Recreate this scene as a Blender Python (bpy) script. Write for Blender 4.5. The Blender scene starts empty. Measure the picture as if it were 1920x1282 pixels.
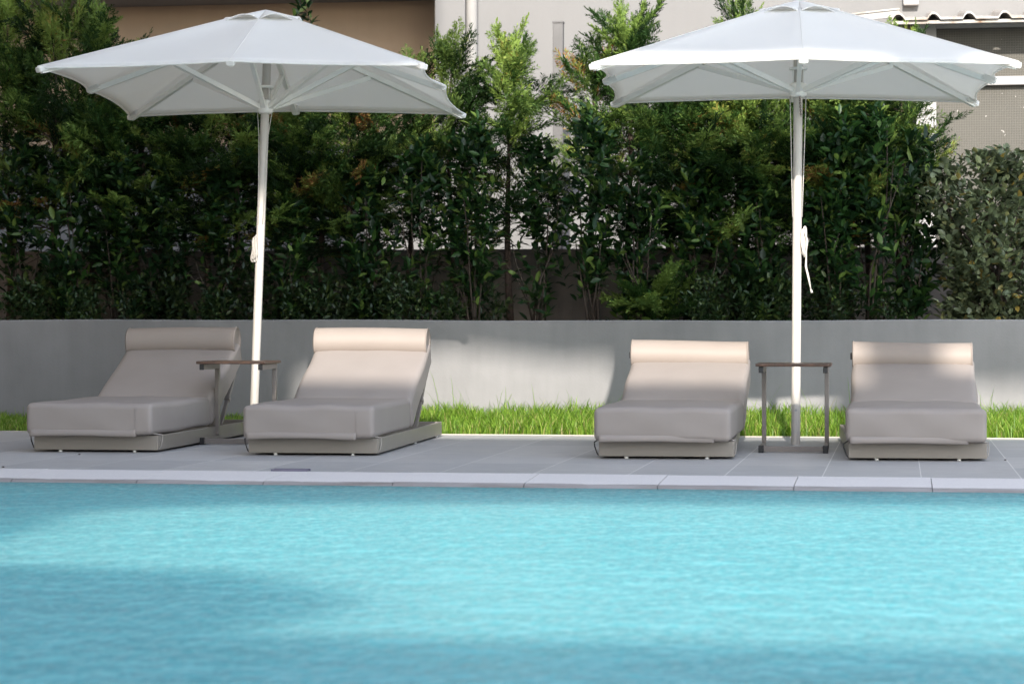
import bpy, bmesh, math, random
import numpy as np
from mathutils import Vector, Matrix, Euler

R = math.radians
scene = bpy.context.scene
col = scene.collection

# ------------------------------------------------------------------ camera, sky, sun, exposure
F = 4533.0            # focal length in pixels of the 1920 px wide photograph (85 mm lens)
CAM_H = 0.70          # camera height above the deck
HOR = 611.0           # row of the horizon in the photograph
YAW = math.atan(0.16)
SY, CY = math.sin(YAW), math.cos(YAW)

cam_data = bpy.data.cameras.new("camera")
cam = bpy.data.objects.new("camera", cam_data)
col.objects.link(cam)
cam.location = (0, 0, CAM_H)
PITCH = math.atan((641.0 - HOR) / F)
cam.rotation_euler = (R(90) - PITCH, 0, YAW)
cam_data.sensor_width = 36.0
cam_data.lens = 36.0 * F / 1920.0
cam_data.clip_start = 0.1
cam_data.clip_end = 1000
cam_data.dof.use_dof = True
cam_data.dof.focus_distance = 14.4
cam_data.dof.aperture_fstop = 4.5
scene.camera = cam

SUN_EL = R(26.5)
SUN_T = Vector((-0.103, 0.9947, 0)).normalized()      # the way the light travels over the ground
world = bpy.data.worlds.new("World")
scene.world = world
world.use_nodes = True
wn = world.node_tree
bg = wn.nodes["Background"]
sky = wn.nodes.new("ShaderNodeTexSky")
sky.sky_type = 'NISHITA'
sky.sun_disc = False
sky.sun_elevation = SUN_EL
sky.sun_rotation = math.pi - 0.103
sky.air_density = 1.0
sky.dust_density = 0.8
hs = wn.nodes.new("ShaderNodeHueSaturation")          # the camera's white balance for open shade
hs.inputs['Saturation'].default_value = 0.6
hs.inputs['Value'].default_value = 1.08
wn.links.new(sky.outputs[0], hs.inputs['Color'])
wn.links.new(hs.outputs[0], bg.inputs[0])
bg.inputs[1].default_value = 0.15

sun_data = bpy.data.lights.new("sun", 'SUN')
sun_data.energy = 2.25
sun_data.angle = R(0.53)
sun_data.color = (1.0, 0.93, 0.84)
sun = bpy.data.objects.new("sun", sun_data)
col.objects.link(sun)
sun.location = (2, -20, 14)
sd = Vector((SUN_T.x * math.cos(SUN_EL), SUN_T.y * math.cos(SUN_EL), -math.sin(SUN_EL)))
sun.rotation_euler = sd.to_track_quat('-Z', 'Y').to_euler()

scene.view_settings.view_transform = 'Standard'
scene.view_settings.look = 'None'
scene.view_settings.gamma = 1.0
scene.view_settings.exposure = 1.85
scene.cycles.use_denoising = True
scene.cycles.max_bounces = 8
scene.cycles.caustics_reflective = False
scene.cycles.caustics_refractive = False

# ------------------------------------------------------------------ helpers
def cam2w(D, X, z):
    """depth along the level view axis, offset to the right of it, height -> world"""
    return Vector((-D * SY + X * CY, D * CY + X * SY, z))

def G(px, py, z=0.0):
    D = F * (CAM_H - z) / (py - HOR)
    return cam2w(D, (px - 960) * D / F, z)

def XY(px, y):
    """world x of photo column px on the plane y, and its depth"""
    k = (px - 960) / F
    D = y / (CY + k * SY)
    return -D * SY + k * D * CY, D

def ZY(px, py, y):
    D = XY(px, y)[1]
    return CAM_H - (py - HOR) * D / F

def tag(o, label=None, cat=None, group=None, kind=None):
    if label: o['label'] = label
    if cat: o['category'] = cat
    if group: o['group'] = group
    if kind: o['kind'] = kind
    return o

def empty(name, loc=(0, 0, 0), rz=0.0):
    o = bpy.data.objects.new(name, None)
    col.objects.link(o)
    o.empty_display_size = 0.1
    o.location = loc
    o.rotation_euler = (0, 0, rz)
    return o

def link_mesh(name, me, mat, parent=None):
    o = bpy.data.objects.new(name, me)
    col.objects.link(o)
    if mat is not None and not me.materials:
        me.materials.append(mat)
    if parent is not None:
        o.parent = parent
    return o

def shear(pts, o):
    return [(p[0] + o * (1 - p[2] / 2.1), p[1], p[2]) for p in pts]

class MB:
    """collects shapes into one mesh"""
    def __init__(self):
        self.v, self.f, self.s = [], [], []
    def add(self, verts, faces, smooth=False, M=None):
        n = len(self.v)
        if M is not None:
            verts = [M @ Vector(p) for p in verts]
        self.v += [tuple(p) for p in verts]
        self.f += [tuple(i + n for i in f) for f in faces]
        self.s += [smooth] * len(faces)
        return self
    def box(self, lo, hi, bevel=0.0, M=None, seg=2):
        bm = bmesh.new()
        bmesh.ops.create_cube(bm, size=1.0)
        for v in bm.verts:
            v.co = Vector([lo[i] + (v.co[i] + 0.5) * (hi[i] - lo[i]) for i in range(3)])
        if bevel > 0:
            bmesh.ops.bevel(bm, geom=bm.edges[:], offset=bevel, segments=seg, affect='EDGES', profile=0.5)
        bm.verts.index_update()
        self.add([v.co.copy() for v in bm.verts], [[v.index for v in f.verts] for f in bm.faces], False, M)
        bm.free()
        return self
    def tube(self, pts, r, n=10, cap=True, smooth=True):
        pts = [Vector(p) for p in pts]
        rs = r if isinstance(r, (list, tuple)) else [r] * len(pts)
        vs, fs = [], []
        up = None
        for i, p in enumerate(pts):
            a = pts[max(i - 1, 0)]; b = pts[min(i + 1, len(pts) - 1)]
            t = (b - a).normalized()
            if up is None:
                up = t.cross(Vector((0.31, 0.17, 0.93)))
                if up.length < 0.05: up = t.cross(Vector((1, 0, 0)))
                up.normalize()
            else:
                up = (up - t * up.dot(t)).normalized()
            w = t.cross(up)
            for k in range(n):
                a_ = 2 * math.pi * k / n
                vs.append(p + (up * math.cos(a_) + w * math.sin(a_)) * rs[i])
        for i in range(len(pts) - 1):
            for k in range(n):
                k2 = (k + 1) % n
                fs.append((i * n + k, i * n + k2, (i + 1) * n + k2, (i + 1) * n + k))
        self.add(vs, fs, smooth)
        if cap:
            m = len(self.v) - len(vs)
            self.f.append(tuple(m + k for k in range(n - 1, -1, -1))); self.s.append(False)
            e = m + (len(pts) - 1) * n
            self.f.append(tuple(e + k for k in range(n))); self.s.append(False)
        return self
    def bar(self, a, b, w, h, up=(0, 0, 1), bevel=0.0):
        """square bar from a to b, w wide and h high"""
        a, b = Vector(a), Vector(b)
        t = (b - a); L = t.length; t.normalize()
        s = t.cross(Vector(up)).normalized(); u = s.cross(t)
        M = Matrix(((s.x, t.x, u.x, a.x), (s.y, t.y, u.y, a.y), (s.z, t.z, u.z, a.z), (0, 0, 0, 1)))
        return self.box((-w / 2, 0, -h / 2), (w / 2, L, h / 2), bevel, M, 1)
    def build(self, name, mat, parent=None):
        me = bpy.data.meshes.new(name)
        me.from_pydata(self.v, [], self.f)
        me.polygons.foreach_set("use_smooth", self.s)
        me.update()
        return link_mesh(name, me, mat, parent)

def np_mesh(name, V, Fq, mat, attr=None, smooth=False):
    """V (n,3), Fq list of (m,k) index arrays"""
    me = bpy.data.meshes.new(name)
    loops = np.concatenate([a.ravel() for a in Fq]).astype(np.int32)
    tot = np.concatenate([np.full(len(a), a.shape[1]) for a in Fq]).astype(np.int32)
    st = np.concatenate([[0], np.cumsum(tot)[:-1]]).astype(np.int32)
    me.vertices.add(len(V)); me.vertices.foreach_set("co", V.astype(np.float32).ravel())
    me.loops.add(len(loops)); me.loops.foreach_set("vertex_index", loops)
    me.polygons.add(len(tot)); me.polygons.foreach_set("loop_start", st)
    me.polygons.foreach_set("loop_total", tot)
    if smooth:
        me.polygons.foreach_set("use_smooth", np.ones(len(tot), dtype=bool))
    if attr is not None:
        at = me.attributes.new("tint", 'FLOAT', 'POINT')
        at.data.foreach_set("value", attr.astype(np.float32))
    me.update(calc_edges=True)
    me.validate()
    me.materials.append(mat)
    return me

# ------------------------------------------------------------------ materials
def mat_new(name):
    m = bpy.data.materials.new(name)
    m.use_nodes = True
    nt = m.node_tree
    return m, nt, nt.nodes["Principled BSDF"], nt.nodes["Material Output"]

def node(nt, t, **kw):
    n = nt.nodes.new(t)
    for k, v in kw.items():
        setattr(n, k, v)
    return n

def math_n(nt, op, a, b=None):
    n = node(nt, "ShaderNodeMath", operation=op)
    for i, x in enumerate((a, b)):
        if x is None: continue
        if isinstance(x, (int, float)): n.inputs[i].default_value = x
        else: nt.links.new(x, n.inputs[i])
    return n.outputs[0]

def mix_col(nt, fac, a, b):
    n = node(nt, "ShaderNodeMix", data_type='RGBA')
    for i, x in ((0, fac), (6, a), (7, b)):
        if isinstance(x, (int, float)): n.inputs[i].default_value = x
        elif isinstance(x, tuple): n.inputs[i].default_value = (*x, 1) if len(x) == 3 else x
        else: nt.links.new(x, n.inputs[i])
    return n.outputs[2]

def noise(nt, scale, detail=4, rough=0.55, stretch=(1, 1, 1), coord='Object'):
    tc = node(nt, "ShaderNodeTexCoord")
    mp = node(nt, "ShaderNodeMapping")
    mp.inputs['Scale'].default_value = stretch
    nt.links.new(tc.outputs[coord], mp.inputs[0])
    n = node(nt, "ShaderNodeTexNoise")
    n.inputs['Scale'].default_value = scale
    n.inputs['Detail'].default_value = detail
    n.inputs['Roughness'].default_value = rough
    nt.links.new(mp.outputs[0], n.inputs['Vector'])
    return n.outputs['Fac']

def ramp(nt, fac, stops):
    n = node(nt, "ShaderNodeValToRGB")
    e = n.color_ramp.elements
    while len(e) < len(stops): e.new(0.5)
    for el, (p, c) in zip(e, stops):
        el.position = p; el.color = (*c, 1)
    nt.links.new(fac, n.inputs[0])
    return n.outputs[0]

def bump(nt, bsdf, h, strength, dist):
    b = node(nt, "ShaderNodeBump")
    b.inputs['Strength'].default_value = strength
    b.inputs['Distance'].default_value = dist
    nt.links.new(h, b.inputs['Height'])
    nt.links.new(b.outputs[0], bsdf.inputs['Normal'])

def simple(name, c, rough=0.6, var=0.08, scale=6, bstr=0.0, bscale=200, bdist=0.002, spec=0.5, metal=0.0):
    m, nt, b, o = mat_new(name)
    n = noise(nt, scale)
    lo = tuple(x * (1 - var) for x in c); hi = tuple(min(1, x * (1 + var)) for x in c)
    nt.links.new(ramp(nt, n, [(0.3, lo), (0.7, hi)]), b.inputs['Base Color'])
    b.inputs['Roughness'].default_value = rough
    b.inputs['Specular IOR Level'].default_value = spec
    b.inputs['Metallic'].default_value = metal
    if bstr > 0:
        h = noise(nt, bscale, 3)
        if 'leatherette' in name:
            h = math_n(nt, 'ADD', math_n(nt, 'MULTIPLY', h, 0.25), math_n(nt, 'MULTIPLY', noise(nt, 4.5, 4, 0.5, (1, 1, 1.6)), 6.0))
        bump(nt, b, h, bstr, bdist)
    return m

M = {}
M['vinyl'] = simple("taupe outdoor leatherette", (0.268, 0.236, 0.217), 0.55, 0.04, 3, 0.25, 260, 0.0015, 0.3)
M['bolster'] = simple("beige outdoor leatherette", (0.268, 0.228, 0.2), 0.55, 0.04, 3, 0.25, 260, 0.0015, 0.25)
M['frame'] = simple("taupe powder coated metal", (0.215, 0.192, 0.165), 0.42, 0.05, 4, 0.1, 300, 0.0005)
M['table_metal'] = simple("grey brown table metal", (0.17, 0.15, 0.135), 0.4, 0.05, 4)
M['table_top'] = None
M['black'] = simple("black plastic", (0.012, 0.012, 0.013), 0.45, 0.1)
M['strap'] = simple("dark strap webbing", (0.03, 0.03, 0.032), 0.7, 0.1)
M['strap_light'] = simple("taupe strap webbing", (0.32, 0.29, 0.26), 0.7, 0.1)
M['foot'] = simple("white plastic glide", (0.75, 0.74, 0.70), 0.5, 0.03)
M['pole'] = simple("ivory painted aluminium", (0.48, 0.45, 0.41), 0.42, 0.04, 3)
M['rib'] = simple("white painted rib", (0.88, 0.86, 0.81), 0.45, 0.03, 3)
M['rope'] = simple("white cord", (0.50, 0.47, 0.43), 0.85, 0.08, 60, 0.6, 500, 0.002)
M['chain'] = simple("dull steel chain", (0.16, 0.13, 0.12), 0.45, 0.2, 30, 0, metal=0.7)
M['steel'] = simple("grey galvanised screw", (0.35, 0.35, 0.35), 0.35, 0.1, metal=0.8)

def canopy_mat():
    m, nt, b, o = mat_new("white canvas")
    n = noise(nt, 2.5, 5)
    c = ramp(nt, n, [(0.3, (0.87, 0.87, 0.87)), (0.7, (0.90, 0.90, 0.90))])
    nt.links.new(c, b.inputs['Base Color'])
    b.inputs['Roughness'].default_value = 0.85
    b.inputs['Specular IOR Level'].default_value = 0.15
    tr = node(nt, "ShaderNodeBsdfTranslucent")
    tr.inputs[0].default_value = (0.93, 0.91, 0.85, 1)
    mx = node(nt, "ShaderNodeMixShader")
    mx.inputs[0].default_value = 0.52
    nt.links.new(b.outputs[0], mx.inputs[1]); nt.links.new(tr.outputs[0], mx.inputs[2])
    nt.links.new(mx.outputs[0], o.inputs[0])
    bump(nt, b, noise(nt, 5, 4, 0.55, (1, 1, 1)), 0.2, 0.02)
    return m
M['canvas'] = canopy_mat()

def wood_top():
    m, nt, b, o = mat_new("dark stained wood")
    n = noise(nt, 18, 6, 0.6, (1, 12, 1))
    nt.links.new(ramp(nt, n, [(0.3, (0.035, 0.018, 0.012)), (0.7, (0.10, 0.05, 0.03))]), b.inputs['Base Color'])
    b.inputs['Roughness'].default_value = 0.38
    bump(nt, b, n, 0.2, 0.002)
    return m
M['table_top'] = wood_top()

def deck_mat():
    m, nt, b, o = mat_new("grey porcelain paving")
    tc = node(nt, "ShaderNodeTexCoord")
    sp = node(nt, "ShaderNodeSeparateXYZ")
    nt.links.new(tc.outputs['Object'], sp.inputs[0])
    def grid(sock, off, size, w):
        a = math_n(nt, 'DIVIDE', math_n(nt, 'SUBTRACT', sock, off), size)
        fr = math_n(nt, 'FRACT', a)
        d = math_n(nt, 'ABSOLUTE', math_n(nt, 'SUBTRACT', fr, 0.5))
        return math_n(nt, 'GREATER_THAN', d, 0.5 - w / size), math_n(nt, 'FLOOR', a)
    gx, cx = grid(sp.outputs[0], -0.351, 0.454, 0.0022)
    gy, cy = grid(sp.outputs[1], 11.27 + 0.0, 0.908, 0.0022)
    joint = math_n(nt, 'MAXIMUM', gx, gy)
    cb = node(nt, "ShaderNodeCombineXYZ")
    nt.links.new(cx, cb.inputs[0]); nt.links.new(cy, cb.inputs[1])
    wh = node(nt, "ShaderNodeTexWhiteNoise", noise_dimensions='3D')
    nt.links.new(cb.outputs[0], wh.inputs[0])
    grain = noise(nt, 6, 7, 0.62, (1.2, 9, 1))
    cloud = noise(nt, 1.6, 4, 0.5)
    base = ramp(nt, grain, [(0.25, (0.31, 0.31, 0.318)), (0.75, (0.475, 0.465, 0.46))])
    tint = mix_col(nt, wh.outputs[0], (0.82, 0.83, 0.84), (1.06, 1.05, 1.03))
    mu = node(nt, "ShaderNodeMix", data_type='RGBA', blend_type='MULTIPLY')
    mu.inputs[0].default_value = 1
    nt.links.new(base, mu.inputs[6]); nt.links.new(tint, mu.inputs[7])
    c = mix_col(nt, joint, mu.outputs[2], (0.66, 0.645, 0.62))
    nt.links.new(c, b.inputs['Base Color'])
    nt.links.new(ramp(nt, cloud, [(0.3, (0.38,) * 3), (0.7, (0.52,) * 3)]), b.inputs['Roughness'])
    b.inputs['Specular IOR Level'].default_value = 0.4
    h = math_n(nt, 'SUBTRACT', math_n(nt, 'MULTIPLY', grain, 0.3), joint)
    bump(nt, b, h, 0.25, 0.002)
    return m
M['deck'] = deck_mat()

def coping_mat():
    m, nt, b, o = mat_new("pale pool coping stone")
    tc = node(nt, "ShaderNodeTexCoord")
    sp = node(nt, "ShaderNodeSeparateXYZ")
    nt.links.new(tc.outputs['Object'], sp.inputs[0])
    n = noise(nt, 90, 3, 0.7)
    base = ramp(nt, n, [(0.3, (0.56, 0.535, 0.535)), (0.7, (0.66, 0.635, 0.63))])
    # water line stains with a shape of their own on the front lip
    st = noise(nt, 2.2, 4, 0.6, (1, 5, 1))
    low = math_n(nt, 'LESS_THAN', math_n(nt, 'ADD', sp.outputs[1], math_n(nt, 'MULTIPLY', math_n(nt, 'SUBTRACT', st, 0.5), 0.06)), 10.797)
    dirt = ramp(nt, noise(nt, 5, 5, 0.65, (0.6, 4, 4)), [(0.3, (0.13, 0.11, 0.10)), (0.6, (0.24, 0.225, 0.225))])
    nt.links.new(mix_col(nt, math_n(nt, 'MULTIPLY', low, 0.9), base, dirt), b.inputs['Base Color'])
    b.inputs['Roughness'].default_value = 0.6
    bump(nt, b, n, 0.2, 0.002)
    return m
M['coping'] = coping_mat()

def wall_mat(name, c, var=0.07, sc=1.2):
    m, nt, b, o = mat_new(name)
    n1 = noise(nt, sc, 5, 0.6); n2 = noise(nt, 60, 4, 0.6)
    lo = tuple(x * (1 - var) for x in c); hi = tuple(min(1, x * (1 + var)) for x in c)
    n3 = noise(nt, 7, 4, 0.6, (1, 1, 0.12))
    n1 = math_n(nt, 'ADD', math_n(nt, 'MULTIPLY', n1, 0.65), math_n(nt, 'MULTIPLY', n3, 0.35))
    nt.links.new(ramp(nt, n1, [(0.35, lo), (0.65, hi)]), b.inputs['Base Color'])
    b.inputs['Roughness'].default_value = 0.85
    b.inputs['Specular IOR Level'].default_value = 0.25
    bump(nt, b, n2, 0.25, 0.004)
    return m
M['grey_wall'] = wall_mat("grey plaster", (0.225, 0.222, 0.224), 0.13)
M['back_wall'] = wall_mat("stained concrete", (0.24, 0.205, 0.18), 0.25, 2.5)
M['building'] = wall_mat("pale render", (0.195, 0.192, 0.19), 0.03)
M['tan_wall'] = wall_mat("tan render", (0.47, 0.345, 0.24), 0.05)
M['slab'] = wall_mat("grey soffit paint", (0.22, 0.21, 0.21), 0.06)
M['white_paint'] = wall_mat("white painted metal", (0.40, 0.39, 0.38), 0.05, 4)
M['pipe'] = simple("grey metal post", (0.10, 0.097, 0.097), 0.5, 0.08)
M['blocker'] = wall_mat("white hotel render", (0.66, 0.64, 0.62), 0.04)
M['soil'] = simple("dark planting soil", (0.045, 0.033, 0.024), 0.95, 0.4, 14, 0.8, 40, 0.02)
M['ground'] = simple("pale ground", (0.35, 0.33, 0.31), 0.9, 0.15, 1)
M['edging'] = simple("cream stone edging", (0.42, 0.39, 0.33), 0.7, 0.06, 10)

def roof_mat():
    m, nt, b, o = mat_new("weathered fibre cement")
    n = noise(nt, 9, 6, 0.65)
    nt.links.new(ramp(nt, n, [(0.30, (0.20, 0.11, 0.06)), (0.42, (0.34, 0.30, 0.26)), (0.6, (0.42, 0.405, 0.39))]), b.inputs['Base Color'])
    b.inputs['Roughness'].default_value = 0.9
    bump(nt, b, n, 0.4, 0.01)
    return m
M['roof'] = roof_mat()

def screen_mat():
    m, nt, b, o = mat_new("brown mesh screen")
    tc = node(nt, "ShaderNodeTexCoord")
    sp = node(nt, "ShaderNodeSeparateXYZ")
    nt.links.new(tc.outputs['Object'], sp.inputs[0])
    def lines(s, size):
        fr = math_n(nt, 'FRACT', math_n(nt, 'DIVIDE', s, size))
        return math_n(nt, 'GREATER_THAN', fr, 0.78)
    ln = math_n(nt, 'MAXIMUM', lines(sp.outputs[0], 0.020), lines(sp.outputs[2], 0.020))
    n = noise(nt, 3, 4)
    base = ramp(nt, n, [(0.3, (0.060, 0.056, 0.046)), (0.7, (0.078, 0.073, 0.061))])
    sc = noise(nt, 22, 2)
    spot = math_n(nt, 'GREATER_THAN', sc, 0.74)
    c = mix_col(nt, ln, base, (0.108, 0.102, 0.087))
    nt.links.new(mix_col(nt, spot, c, (0.4, 0.38, 0.35)), b.inputs['Base Color'])
    b.inputs['Roughness'].default_value = 0.7
    bump(nt, b, ln, 0.5, 0.004)
    return m
M['screen'] = screen_mat()

def leaf_mat(name, stops, rough, trans, spec=0.5, island=True):
    m, nt, b, o = mat_new(name)
    if island:
        g = node(nt, "ShaderNodeNewGeometry"); src = g.outputs['Random Per Island']
    else:
        a = node(nt, "ShaderNodeAttribute", attribute_name="tint"); src = a.outputs['Fac']
    c = ramp(nt, src, stops)
    oi = node(nt, "ShaderNodeObjectInfo")
    v = node(nt, "ShaderNodeHueSaturation")
    nt.links.new(math_n(nt, 'ADD', math_n(nt, 'MULTIPLY', oi.outputs['Random'], 0.4), 0.8), v.inputs['Value'])
    nt.links.new(c, v.inputs['Color'])
    nt.links.new(v.outputs[0], b.inputs['Base Color'])
    b.inputs['Roughness'].default_value = rough
    b.inputs['Specular IOR Level'].default_value = spec
    tr = node(nt, "ShaderNodeBsdfTranslucent")
    nt.links.new(v.outputs[0], tr.inputs[0])
    mx = node(nt, "ShaderNodeMixShader"); mx.inputs[0].default_value = trans
    nt.links.new(b.outputs[0], mx.inputs[1]); nt.links.new(tr.outputs[0], mx.inputs[2])
    nt.links.new(mx.outputs[0], o.inputs[0])
    return m
M['laurel'] = leaf_mat("glossy laurel leaf", [(0.0, (0.006, 0.020, 0.007)), (0.5, (0.012, 0.038, 0.010)), (0.85, (0.032, 0.080, 0.016)), (0.95, (0.14, 0.21, 0.045))], 0.40, 0.3, 0.35)
M['cypress'] = leaf_mat("cypress spray", [(0.0, (0.008, 0.024, 0.006)), (0.4, (0.036, 0.085, 0.016)), (0.80, (0.25, 0.35, 0.075)), (0.90, (0.28, 0.23, 0.05)), (0.95, (0.26, 0.12, 0.04))], 0.6, 0.35, 0.3, False)
M['elaeagnus'] = leaf_mat("grey green silverberry leaf", [(0.0, (0.075, 0.095, 0.05)), (0.6, (0.12, 0.155, 0.08)), (0.93, (0.21, 0.25, 0.12)), (0.985, (0.30, 0.22, 0.05))], 0.42, 0.2)
M['boxleaf'] = leaf_mat("small dark shrub leaf", [(0.0, (0.012, 0.031, 0.011)), (0.6, (0.025, 0.053, 0.015)), (0.95, (0.056, 0.081, 0.019))], 0.45, 0.25)
M['grass'] = leaf_mat("grass blade", [(0.0, (0.08, 0.17, 0.014)), (0.5, (0.16, 0.30, 0.025)), (0.88, (0.27, 0.40, 0.05)), (0.95, (0.36, 0.33, 0.12))], 0.5, 0.45)
M['bark'] = simple("reddish bark", (0.06, 0.04, 0.03), 0.9, 0.35, 20, 0.8, 60, 0.01)
M['twig'] = simple("grey brown twig", (0.048, 0.035, 0.026), 0.9, 0.3, 20)
M['dead_leaf'] = simple("dry leaf", (0.03, 0.018, 0.014), 0.8, 0.3)
M['drain'] = simple("violet grey grate", (0.13, 0.12, 0.17), 0.5, 0.2)

def water_mat():
    m, nt, b, o = mat_new("pool water")
    big = noise(nt, 0.5, 3, 0.5, (1, 0.8, 1))
    fine = noise(nt, 38, 4, 0.7, (0.8, 0.42, 1))
    c0 = ramp(nt, big, [(0.3, (0.085, 0.385, 0.425)), (0.7, (0.125, 0.42, 0.455))])
    fm = ramp(nt, fine, [(0.36, (0, 0, 0)), (0.66, (1, 1, 1))])
    c = mix_col(nt, math_n(nt, 'MULTIPLY', fm, 0.55), c0, (0.30, 0.56, 0.59))  # pale ripple glints painted into the water colour
    h1 = noise(nt, 5.5, 3, 0.55, (0.8, 0.7, 1))
    h2 = noise(nt, 24, 3, 0.6, (0.8, 0.5, 1))
    h = math_n(nt, 'ADD', h1, math_n(nt, 'MULTIPLY', h2, 0.45))
    bp = node(nt, "ShaderNodeBump")
    bp.inputs['Strength'].default_value = 1.0
    bp.inputs['Distance'].default_value = 0.05
    nt.links.new(h, bp.inputs['Height'])
    df = b
    nt.links.new(c, df.inputs['Base Color'])
    df.subsurface_method = 'BURLEY'
    df.inputs['Subsurface Weight'].default_value = 1.0
    df.inputs['Subsurface Radius'].default_value = (0.8, 1.6, 1.8)
    df.inputs['Subsurface Scale'].default_value = 1.0
    df.inputs['Specular IOR Level'].default_value = 0.0
    df.inputs['Roughness'].default_value = 1.0
    gl = node(nt, "ShaderNodeBsdfGlossy")
    gl.inputs['Roughness'].default_value = 0.12
    nt.links.new(bp.outputs[0], gl.inputs['Normal'])
    fr = node(nt, "ShaderNodeFresnel")
    fr.inputs['IOR'].default_value = 1.33
    nt.links.new(bp.outputs[0], fr.inputs['Normal'])
    mx = node(nt, "ShaderNodeMixShader")
    nt.links.new(math_n(nt, 'MULTIPLY', fr.outputs[0], 0.55), mx.inputs[0])
    nt.links.new(df.outputs[0], mx.inputs[1]); nt.links.new(gl.outputs[0], mx.inputs[2])
    nt.links.new(mx.outputs[0], o.inputs[0])
    return m
M['water'] = water_mat()

# ------------------------------------------------------------------ the setting
def sheet(name, x0, x1, y0, y1, z, mat, label=None):
    o = MB().add([(x0, y0, z), (x1, y0, z), (x1, y1, z), (x0, y1, z)], [(0, 1, 2, 3)]).build(name, mat)
    return tag(o, label, None, None, 'structure')

sheet("ground", -150, 150, -150, 200, -0.12, M['ground'])
Y_COP, Y_LIP, Y_GRASS, Y_WALL = 11.27, 10.75, 15.29, 17.10
deck = MB().box((-14, Y_COP + 0.003, -0.11), (10, Y_GRASS, 0.0)).build("pool_deck", M['deck']); tag(deck, kind='structure')
near = MB().box((-14, -5, -0.11), (10, 2.2, 0.0)).build("near_deck", M['deck']); tag(near, kind='structure')
sheet("pool_water", -14, 10, 2.2, Y_LIP + 0.02, -0.027, M['water'])

# coping stones: one structure strip of real blocks with a rounded, slightly sloping front
cop = MB()
pr = [(Y_COP, -0.11), (Y_COP, 0.004), (Y_COP - 0.03, 0.005), (10.83, -0.008), (10.795, -0.011), (10.775, -0.017),
      (10.765, -0.024), (10.745, -0.028), (10.735, -0.036), (10.735, -0.11)]
k0 = -22
x = -0.459 + 0.605 * k0
random.seed(5)
while x < 9.5:
    a, b_ = x + 0.002, x + 0.603
    dz = random.uniform(-0.0012, 0.0012)
    vs = [(a, y, z + dz) for y, z in pr] + [(b_, y, z + dz) for y, z in pr]
    n = len(pr)
    fs = [(i, i + 1, n + i + 1, n + i) for i in range(n - 1)] + [tuple(range(n - 1, -1, -1)), tuple(range(n, 2 * n))]
    cop.add(vs, fs)
    x += 0.605
tag(cop.build("pool_coping", M['coping']), kind='structure')
sheet("coping_bed", -14, 10, 10.79, 11.26, -0.08, M['soil'])

edge = MB().box((-14, Y_GRASS + 0.002, -0.1), (10, Y_GRASS + 0.025, 0.006), 0.003).build("lawn_edging", M['edging']); tag(edge, kind='structure')
sheet("lawn_soil", -14, 10, Y_GRASS + 0.035, Y_WALL + 0.05, -0.012, M['soil'])
sheet("planting_bed", -14, 10, Y_WALL + 0.18, 18.62, 0.655, M['soil'])
sheet("yard_ground", -30, 25, 18.75, 40, 0.2, M['ground'])

# retaining wall with a slightly uneven top
w = MB()
xs = np.linspace(-14, 10, 97)
top = [0.742 + 0.004 * math.sin(x * 0.9) + 0.0025 * math.sin(x * 3.1 + 1) for x in xs]
vs, fs = [], []
for x, t in zip(xs, top):
    vs += [(x, Y_WALL, -0.1), (x, Y_WALL, t - 0.006), (x, Y_WALL + 0.006, t), (x, Y_WALL + 0.19, t), (x, Y_WALL + 0.19, -0.1)]
for i in range(len(xs) - 1):
    for k in range(4):
        a = i * 5 + k
        fs.append((a, a + 1, a + 6, a + 5))
w.add(vs, fs)
tag(w.build("retaining_wall", M['grey_wall']), "smooth grey plastered retaining wall behind the strip of grass", "wall")

bw = MB().box((-14, 18.62, 0.0), (10, 18.76, ZY(960, 467, 18.62)), 0.004)
tag(bw.build("boundary_wall", M['back_wall']), "low brown stained concrete wall behind the hedge stems", "wall")

# ------------------------------------------------------------------ buildings
bld = empty("apartment_building", (XY(960, 21.5)[0], 21.5, 0.2))
tag(bld, "pale rendered building behind the hedge with a shaded brown recess", "building")
def off(o_):
    o_.location = -Vector(bld.location)
    return o_
xa = XY(815, 21.5)[0]; xb = XY(872, 21.5)[0]; xc = XY(893, 21.5)[0]
off(MB().box((xc - 0.35, 21.62, 0.2), (16, 21.9, 13)).build("wall", M['building'], bld))
off(MB().box((xa, 21.5, 0.2), (xb, 21.9, 13), 0.01).build("pillar", M['building'], bld))
off(MB().tube([((xb + xc) / 2, 21.56, 0.2), ((xb + xc) / 2, 21.56, 13)], 0.055, 14).build("drainpipe", M['white_paint'], bld))
off(MB().box((-30, 21.5, 0.2), (xa - 0.003, 21.75, 2.35), 0.01).build("parapet", M['building'], bld))
off(MB().box((-30, 22.2, 0.2), (xa + 0.3, 22.4, 13)).build("recess_wall", M['tan_wall'], bld))
zs = ZY(400, 11, 22.2)
off(MB().box((-30, 21.45, zs), (xa - 0.003, 22.199, zs + 0.9), 0.01).build("balcony_slab", M['slab'], bld))
for k in (1, 2):
    off(MB().box((-30, 21.45, zs + 3.1 * k), (xa - 0.003, 22.199, zs + 3.1 * k + 0.9), 0.01).build("balcony_slab", M['slab'], bld))
x1, x2 = XY(1693, 21.55)[0], XY(1722, 21.55)[0]
off(MB().box((x1, 21.52, ZY(1700, 10, 21.5)), (x2, 21.616, ZY(1700, -30, 21.5)), 0.01).build("wall_box", M['white_paint'], bld))

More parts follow.
